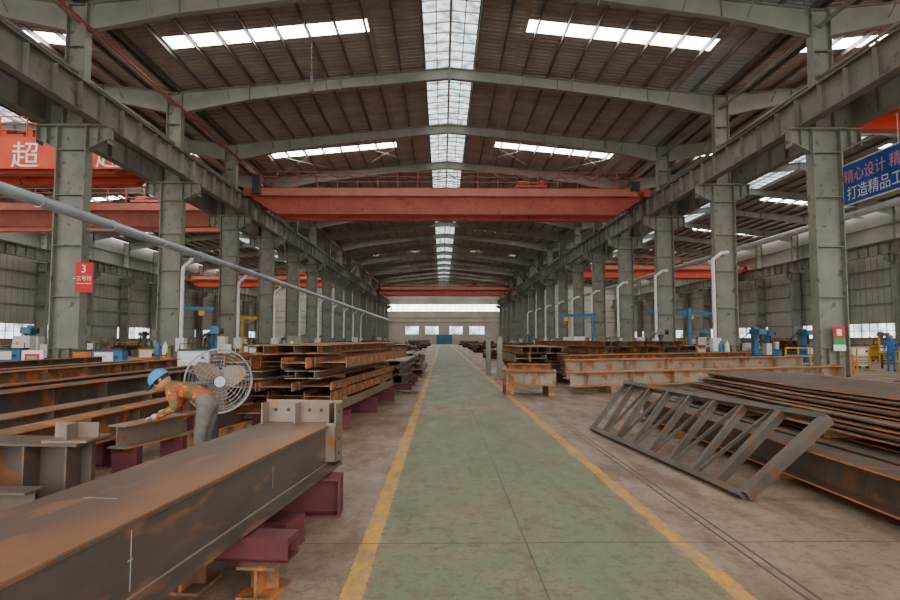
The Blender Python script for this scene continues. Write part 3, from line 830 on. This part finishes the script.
def put(nm,x,y,rz_=0,v=0):
    used.append((x,y)); inst(nm,D[nm][v],(x,y,0),rz_)
put('welding_machine',-12.3,22.5,.2); put('welding_machine',-12.6,26.5,-.2,1); put('gas_cylinder_rack',-11.4,24.6,0); put('oil_drum',-10.9,22.6,0,1)
put('drilling_machine',-11.3,30.0,.3); put('electrical_cabinet',-13.0,35.5); put('welding_machine',-10.0,33,.1)
put('welding_table',-8.3,24.0,.1); put('cable_reel',-6.9,21.6,.3,0); put('gas_cylinder_rack',-6.6,26,.4); put('cable_reel',-10.3,28,.3,1)
put('welding_machine',-8.9,21.8,.3,3); put('welding_machine',-5.9,28.0,.1,2); put('electrical_cabinet',-7.2,29.5,.1,1); put('welding_table',-7.5,33.8,.1)
put('welding_machine',-17.4,24.5,.2); put('drilling_machine',-19.3,28.5,.2,0); put('welding_machine',-20.5,24.6,.2,2); put('electrical_cabinet',-18.3,26.6,.1,0)
put('welding_machine',-17.2,20.0,.1,3); put('pipe_storage_rack',-20.0,21.2,.1); put('gas_cylinder_rack',-17.0,22.2,.1)
put('drilling_machine',17.6,33.6,.1); put('drilling_machine',13.0,35.5,-.4,1); put('safety_barrier',17.7,29.2); put('safety_barrier',20.0,29.2); put('safety_barrier',12.6,31.6)
put('welding_machine',20.0,32.4,.1); put('welding_table',24.5,31,.1); put('electrical_cabinet',18.2,37.5); put('welding_machine',22.2,32.0,.1,3)
put('gas_cylinder_rack',13.2,28.0); put('drilling_machine',23,38,0); put('safety_barrier',27,34); put('oil_drum',17.3,26.4,0,1); put('pipe_storage_rack',27,39)
put('jib_crane',17.2,41.5,2.6,0); put('jib_crane',21.5,46,3.0,0); put('jib_crane',-17.5,38,.4,0); put('jib_crane',-18.5,56,.2,1); put('jib_crane',12.6,50,2.8,0)
put('oil_drum',12.0,37.6,0,0); put('welding_machine',11.7,33.6,0,0); put('welding_machine',-11.9,38,0,2)
put('welding_machine',9.2,33.5,.1,0); put('cable_reel',8.3,36.5,.2,0); put('gas_cylinder_rack',10.3,36,.2); put('electrical_cabinet',9.0,39.5,0,0); put('welding_table',7.0,34.0,0) if False else None
random.seed(5)
for i in range(60):
    s=random.choice((-1,1)); x=XC+s*random.uniform(20.5,40); y=random.uniform(22,120)
    if free(x,y,6.2): stack(x,y,random.uniform(3.5,5),random.uniform(1.5,2.8),random.choice((3,4,5)),.3,random.uniform(-.1,.1),random.choice((SM,SD)))
for i in range(2200):
    x=random.choice((random.uniform(-43,-17.5),random.uniform(17.5,43),random.uniform(-12.8,-11.8),random.uniform(12.4,13.0)))
    y=random.uniform(20,130)
    if abs(x)<15 and y<38: continue
    ok=all(not(abs(a-x)<2.7 and abs(b-y)<2.4) for a,b in used)
    if ok:
        used.append((x,y))
        nm=random.choice(('welding_machine','drilling_machine','welding_machine','gas_cylinder_rack','welding_table','electrical_cabinet','safety_barrier','cable_reel','oil_drum','pipe_storage_rack','electrical_cabinet'))
        if abs(x)<15 and nm in('pipe_storage_rack','welding_table'): nm='oil_drum'
        inst(nm,random.choice(D[nm]),(x,y,0),random.uniform(-.3,.3))
# welding cables on the floor
for k,(x,y) in enumerate(((-13.4,20.4),(-3.4,11.6),(8.9,14.9),(-1.2,17.3))):
    m=MB(); pts=[]
    for i in range(30):
        a=i*.35; r=.22+.06*math.sin(i*.9+k)+.008*i
        pts.append((r*math.cos(a)*1.2,r*math.sin(a),.02+.012*(i%3)))
    m.tube(pts,.014,5,0); m.obj('welding_cable',[M_hoser if k%2==0 else M_hose],loc=(x,y,0))

# ------------------------------------------------------------ industrial fan
def fan(x,y,z,R,rz_):
    e=bpy.data.objects.new('industrial_fan',None); e.location=(x,y,0); e.rotation_euler=(0,0,rz_); scene.collection.objects.link(e)
    m=MB()
    for side in (-1,1):
        for k in range(1,10):
            r=R*k/9; dy=side*(.10*(1-(k/9)**2)**.5+.05) if k<9 else side*.05
            n=40; m.tube([(r*math.cos(2*math.pi*i/n),dy,z+r*math.sin(2*math.pi*i/n)) for i in range(n)],.0022 if k<9 else .008,5,0,closed=True)
        for a in range(18):
            t=2*math.pi*a/18; pts=[]
            for k in range(2,10):
                r=R*k/9; dy=side*(.10*(1-(k/9)**2)**.5+.05) if k<9 else side*.05
                pts.append((r*math.cos(t),dy,z+r*math.sin(t)))
            m.tube(pts,.0022,4,0)
        m.tube([(0,side*.14,z),(0,side*.155,z)],.065,20,1)
    n=40
    m.tube([(R*math.cos(2*math.pi*i/n),0,z+R*math.sin(2*math.pi*i/n)) for i in range(n)],.009,6,0,closed=True)
    m.obj('guard',[M_guard,M_galv],parent=e)
    m=MB()
    m.tube([(0,-.06,z),(0,.05,z)],.06,16,0)
    for b in range(3):
        t0=b*2*math.pi/3+.4; vs=[];fs=[]
        for i in range(7):
            r=.05+(R*.86-.05)*i/6; wd=.30*(.45+.75*math.sin(math.pi*min(1,.2+i/7.5)))
            for j in range(5):
                a=t0+(j/4-.5)*wd/max(r,.12)*.8; vs.append((r*math.cos(a),(j/4-.5)*.09*(1-.4*i/6),z+r*math.sin(a)))
        for i in range(6):
            for j in range(4): fs.append((i*5+j,i*5+j+1,(i+1)*5+j+1,(i+1)*5+j))
        m.add(vs,fs,1)
    m.obj('blades',[M_dark,M_mill2],parent=e,smooth=True)
    m=MB()
    m.tube([(0,.05,z),(0,.16,z),(0,.36,z),(0,.4,z)],.1,16,0,radii=[.09,.1,.1,.06])
    m.tube([(0,.22,z-.08),(0,.22,.12)],.028,10,0); m.tube([(0,.22,.6),(0,.22,.1)],.04,10,0)
    m.tube([(0,.22,.1),(0,.22,.05),(0,.22,.0)],.3,24,0,radii=[.06,.26,.28])
    m.tube([(-.06,.22,z-.08),(.06,.22,z-.08)],.05,10,0)
    m.obj('motor_and_stand',[M_dark],parent=e)
fan(-2.76,7.5,1.07,.39,.45)

# ------------------------------------------------------------ people
M_skin=mat('skin','#b5805f'); M_trou=mat('trousers_grey','#77736c','#625e58',.8,0,9)
M_camo=mat('patterned_jacket','#b8482e','#56643a',.85,0,11,.46,.52,'#d9893a',14,.56)
M_shoe=mat('shoe','#1f1c1a'); M_cap=mat('cap_blue','#3f8cc4'); M_hair=mat('hair','#15110f'); M_ovr=mat('overalls_blue','#356ba6','#2c5c92',.85,0,8)
M_eye=mat('eye_dark','#1a1412'); M_lip=mat('lips','#8a4a42'); M_glove=mat('glove','#b8b0a0')
def human(nm,J,loc,rz_,mt,grip=.6):
    names=['pelvis','waist','chest','neck','head','top']
    rad={'pelvis':.15,'waist':.135,'chest':.16,'neck':.055,'head':.088,'top':.07,'sh':.075,'el':.052,'wr':.034,'hd':.038,'hip':.10,'kn':.067,'an':.045,'toe':.042}
    idx={};vs=[];ed=[];rr=[]
    def V(k,r):
        idx[k]=len(vs); vs.append(Vector(J[k])); rr.append(r)
    for k in names: V(k,rad[k])
    for a,b in zip(names[:-1],names[1:]): ed.append((idx[a],idx[b]))
    for s in 'LR':
        for c in ('sh','el','wr','hd','hip','kn','an','toe'): V(c+s,rad[c])
        ed+=[(idx['chest'],idx['sh'+s]),(idx['sh'+s],idx['el'+s]),(idx['el'+s],idx['wr'+s]),(idx['wr'+s],idx['hd'+s]),
             (idx['pelvis'],idx['hip'+s]),(idx['hip'+s],idx['kn'+s]),(idx['kn'+s],idx['an'+s]),(idx['an'+s],idx['toe'+s])]
    me=bpy.data.meshes.new('tmp'); me.from_pydata(vs,ed,[]); o=bpy.data.objects.new('tmp',me); scene.collection.objects.link(o)
    sk=o.modifiers.new('skin','SKIN'); sk.use_smooth_shade=True
    for i,r in enumerate(rr):
        me.skin_vertices[0].data[i].radius=(r,r*(.78 if i in (idx['pelvis'],idx['waist'],idx['chest']) else 1))
        me.skin_vertices[0].data[i].use_root=(i==0)
    sb=o.modifiers.new('sub','SUBSURF'); sb.levels=2; sb.render_levels=2
    dg=bpy.context.evaluated_depsgraph_get(); em=bpy.data.meshes.new_from_object(o.evaluated_get(dg))
    seg=[('pelvis','waist',0),('waist','chest',0),('chest','neck',0),('neck','head',2),('head','top',2)]
    for s in 'LR': seg+=[('chest','sh'+s,0),('sh'+s,'el'+s,0),('el'+s,'wr'+s,0),('wr'+s,'hd'+s,3),('pelvis','hip'+s,1),('hip'+s,'kn'+s,1),('kn'+s,'an'+s,1),('an'+s,'toe'+s,4)]
    m=MB(); m.v=[tuple(v.co) for v in em.vertices]
    for p in em.polygons:
        c=p.center; best=9;bm=0
        for a,b,mi in seg:
            A=Vector(J[a]);B=Vector(J[b]);d=B-A;t=max(0,min(1,(c-A).dot(d)/max(d.length_squared,1e-6)))
            q=(c-(A+d*t)).length
            if q<best: best=q;bm=mi
        m.f.append(tuple(p.vertices)); m.m.append(bm)
    bpy.data.objects.remove(o)
    H=Vector(J['head']); up=(Vector(J['top'])-H).normalized(); fw=Vector(J['face']); fw=(fw-up*fw.dot(up)).normalized(); sd=fw.cross(up)
    Hc=H+up*.02
    m.sph(Hc,.098,2,14,10,(1,1,1.15))
    m.tube([Hc+fw*.09+up*.02,Hc+fw*.118-up*.015,Hc+fw*.098-up*.03],.012,6,2,radii=[.008,.016,.012])
    for q in (-1,1):
        m.sph(Hc+fw*.088+sd*q*.034+up*.022,.012,5,8,6); m.sph(Hc+sd*q*.098,.024,2,8,6,(.6,1,1))
    m.tube([Hc+fw*.093-up*.055-sd*.025,Hc+fw*.098-up*.055,Hc+fw*.093-up*.055+sd*.025],.007,6,6)
    def dome(c,r,mi,cut,k=1.0,n=16,mm=8):
        vs=[];fs=[]
        for i in range(mm+1):
            t=cut*i/mm
            for a in range(n):
                an=2*math.pi*a/n
                vs.append(c+(fw*math.cos(an)+sd*math.sin(an))*math.sin(t)*r+up*math.cos(t)*r*k)
        for i in range(mm):
            for a in range(n): fs.append((i*n+a,(i+1)*n+a,(i+1)*n+(a+1)%n,i*n+(a+1)%n))
        m.add(vs,fs,mi)
    dome(Hc-fw*.012,.106,7,1.7,1.1)
    dome(Hc+up*.02,.122,8,1.5,1.05)
    vs2=[];fs2=[]
    for a in range(9):
        an=-1.1+2.2*a/8
        d=fw*math.cos(an)+sd*math.sin(an)
        vs2+= [Hc+up*.03+d*.115, Hc+up*.018+d*(.115+.07*math.cos(an*1.2))]
    for a in range(8): fs2.append((2*a,2*a+1,2*a+3,2*a+2))
    m.add(vs2,fs2,8)
    for s in 'LR':
        h=Vector(J['hd'+s]); w=Vector(J['wr'+s]); d=(h-w).normalized()
        pal=Vector(J.get('palm'+s,(0,0,-1))); pal=(pal-d*pal.dot(d)).normalized(); ac=d.cross(pal)
        sg=1 if s=='L' else -1
        for k,ln in enumerate((.068,.078,.072,.056)):
            b=h+d*.02+ac*(.027-.018*k)*sg
            pts=[b,b+d*ln*.45+pal*ln*.12*grip,b+d*ln*.75+pal*ln*.45*grip,b+d*ln*.85+pal*ln*.8*grip]
            m.tube(pts,.009,6,3,radii=[.0105,.010,.009,.007])
        b=h-d*.02+ac*.03*sg
        m.tube([b,b+ac*sg*.03+d*.02+pal*.01,b+ac*sg*.035+d*.045+pal*.03],.011,6,3,radii=[.013,.011,.008])
    return m.obj(nm,mt,loc=loc,rz=rz_,smooth=True)
def mats_for(jk,tr,hand,hat): return [jk,tr,M_skin,hand,M_shoe,M_eye,M_lip,M_hair,hat]
Jb={'pelvis':(0,0,.90),'waist':(-.10,-.01,1.0),'chest':(-.26,-.03,1.06),'neck':(-.39,-.05,1.09),'head':(-.455,-.06,1.11),'top':(-.505,-.065,1.165),
 'face':(-.7,-.35,-.7),
 'shL':(-.30,.13,1.03),'elL':(-.38,.17,.82),'wrL':(-.50,.10,.77),'hdL':(-.56,.07,.755),
 'shR':(-.30,-.20,1.04),'elR':(-.22,-.27,.86),'wrR':(-.40,-.26,.77),'hdR':(-.47,-.24,.755),
 'hipL':(.03,.09,.84),'knL':(-.04,.11,.47),'anL':(.02,.12,.09),'toeL':(-.14,.13,.045),
 'hipR':(.03,-.09,.84),'knR':(-.02,-.11,.47),'anR':(.06,-.12,.09),'toeR':(-.10,-.13,.045)}
human('bending_worker',Jb,(-2.62,6.75,0),.0,mats_for(M_camo,M_trou,M_glove,M_cap))
def stand_pose(fwd=0.0):
    J={'pelvis':(0,0,.96),'waist':(0,0,1.1),'chest':(0,0,1.32),'neck':(0,.0,1.5),'head':(0,-.01,1.58),'top':(0,-.01,1.67),'face':(0,-1,-.1)}
    for s,q in (('L',1),('R',-1)):
        J['sh'+s]=(q*.18,0,1.42);J['el'+s]=(q*.25,.0,1.13);J['wr'+s]=(q*.22,-.18,.98+.05*fwd);J['hd'+s]=(q*.19,-.26,.99+.05*fwd)
        J['hip'+s]=(q*.09,0,.90);J['kn'+s]=(q*.11,-.03,.50);J['an'+s]=(q*.12,.02,.09);J['toe'+s]=(q*.13,-.14,.045)
    return J
human('standing_worker',stand_pose(),(21.3,28.3,0),-.6,mats_for(M_ovr,M_ovr,M_skin,M_cap))
human('standing_worker',stand_pose(),(22.0,35.0,0),.8,mats_for(M_ovr,M_ovr,M_skin,M_cap))
m=MB(); m.hb((-3.35,6.3,.58),(-3.1,7.3,.58),.24,.22,.016,.012,0,1)
for t in (0.15,.85): m.b2((-3.35+.25*t-.13,6.3+t-.06,0),(-3.35+.25*t+.13,6.3+t+.06,.46),2)
m.obj('work_piece_on_trestle',[M_mill2,M_rust,M_primer])

# ------------------------------------------------------------ world and camera
w=bpy.data.worlds.new('World'); scene.world=w; w.use_nodes=True
bg=w.node_tree.nodes['Background']; bg.inputs[0].default_value=(1,.975,.94,1); bg.inputs[1].default_value=4.2
cam=bpy.data.cameras.new('camera'); cam.lens=24; cam.sensor_width=36; cam.clip_end=500; cam.clip_start=.05
co=bpy.data.objects.new('camera',cam); scene.collection.objects.link(co)
co.location=(0,0,1.6); co.rotation_euler=(math.radians(90+3.63),0,math.radians(-.76))
scene.camera=co
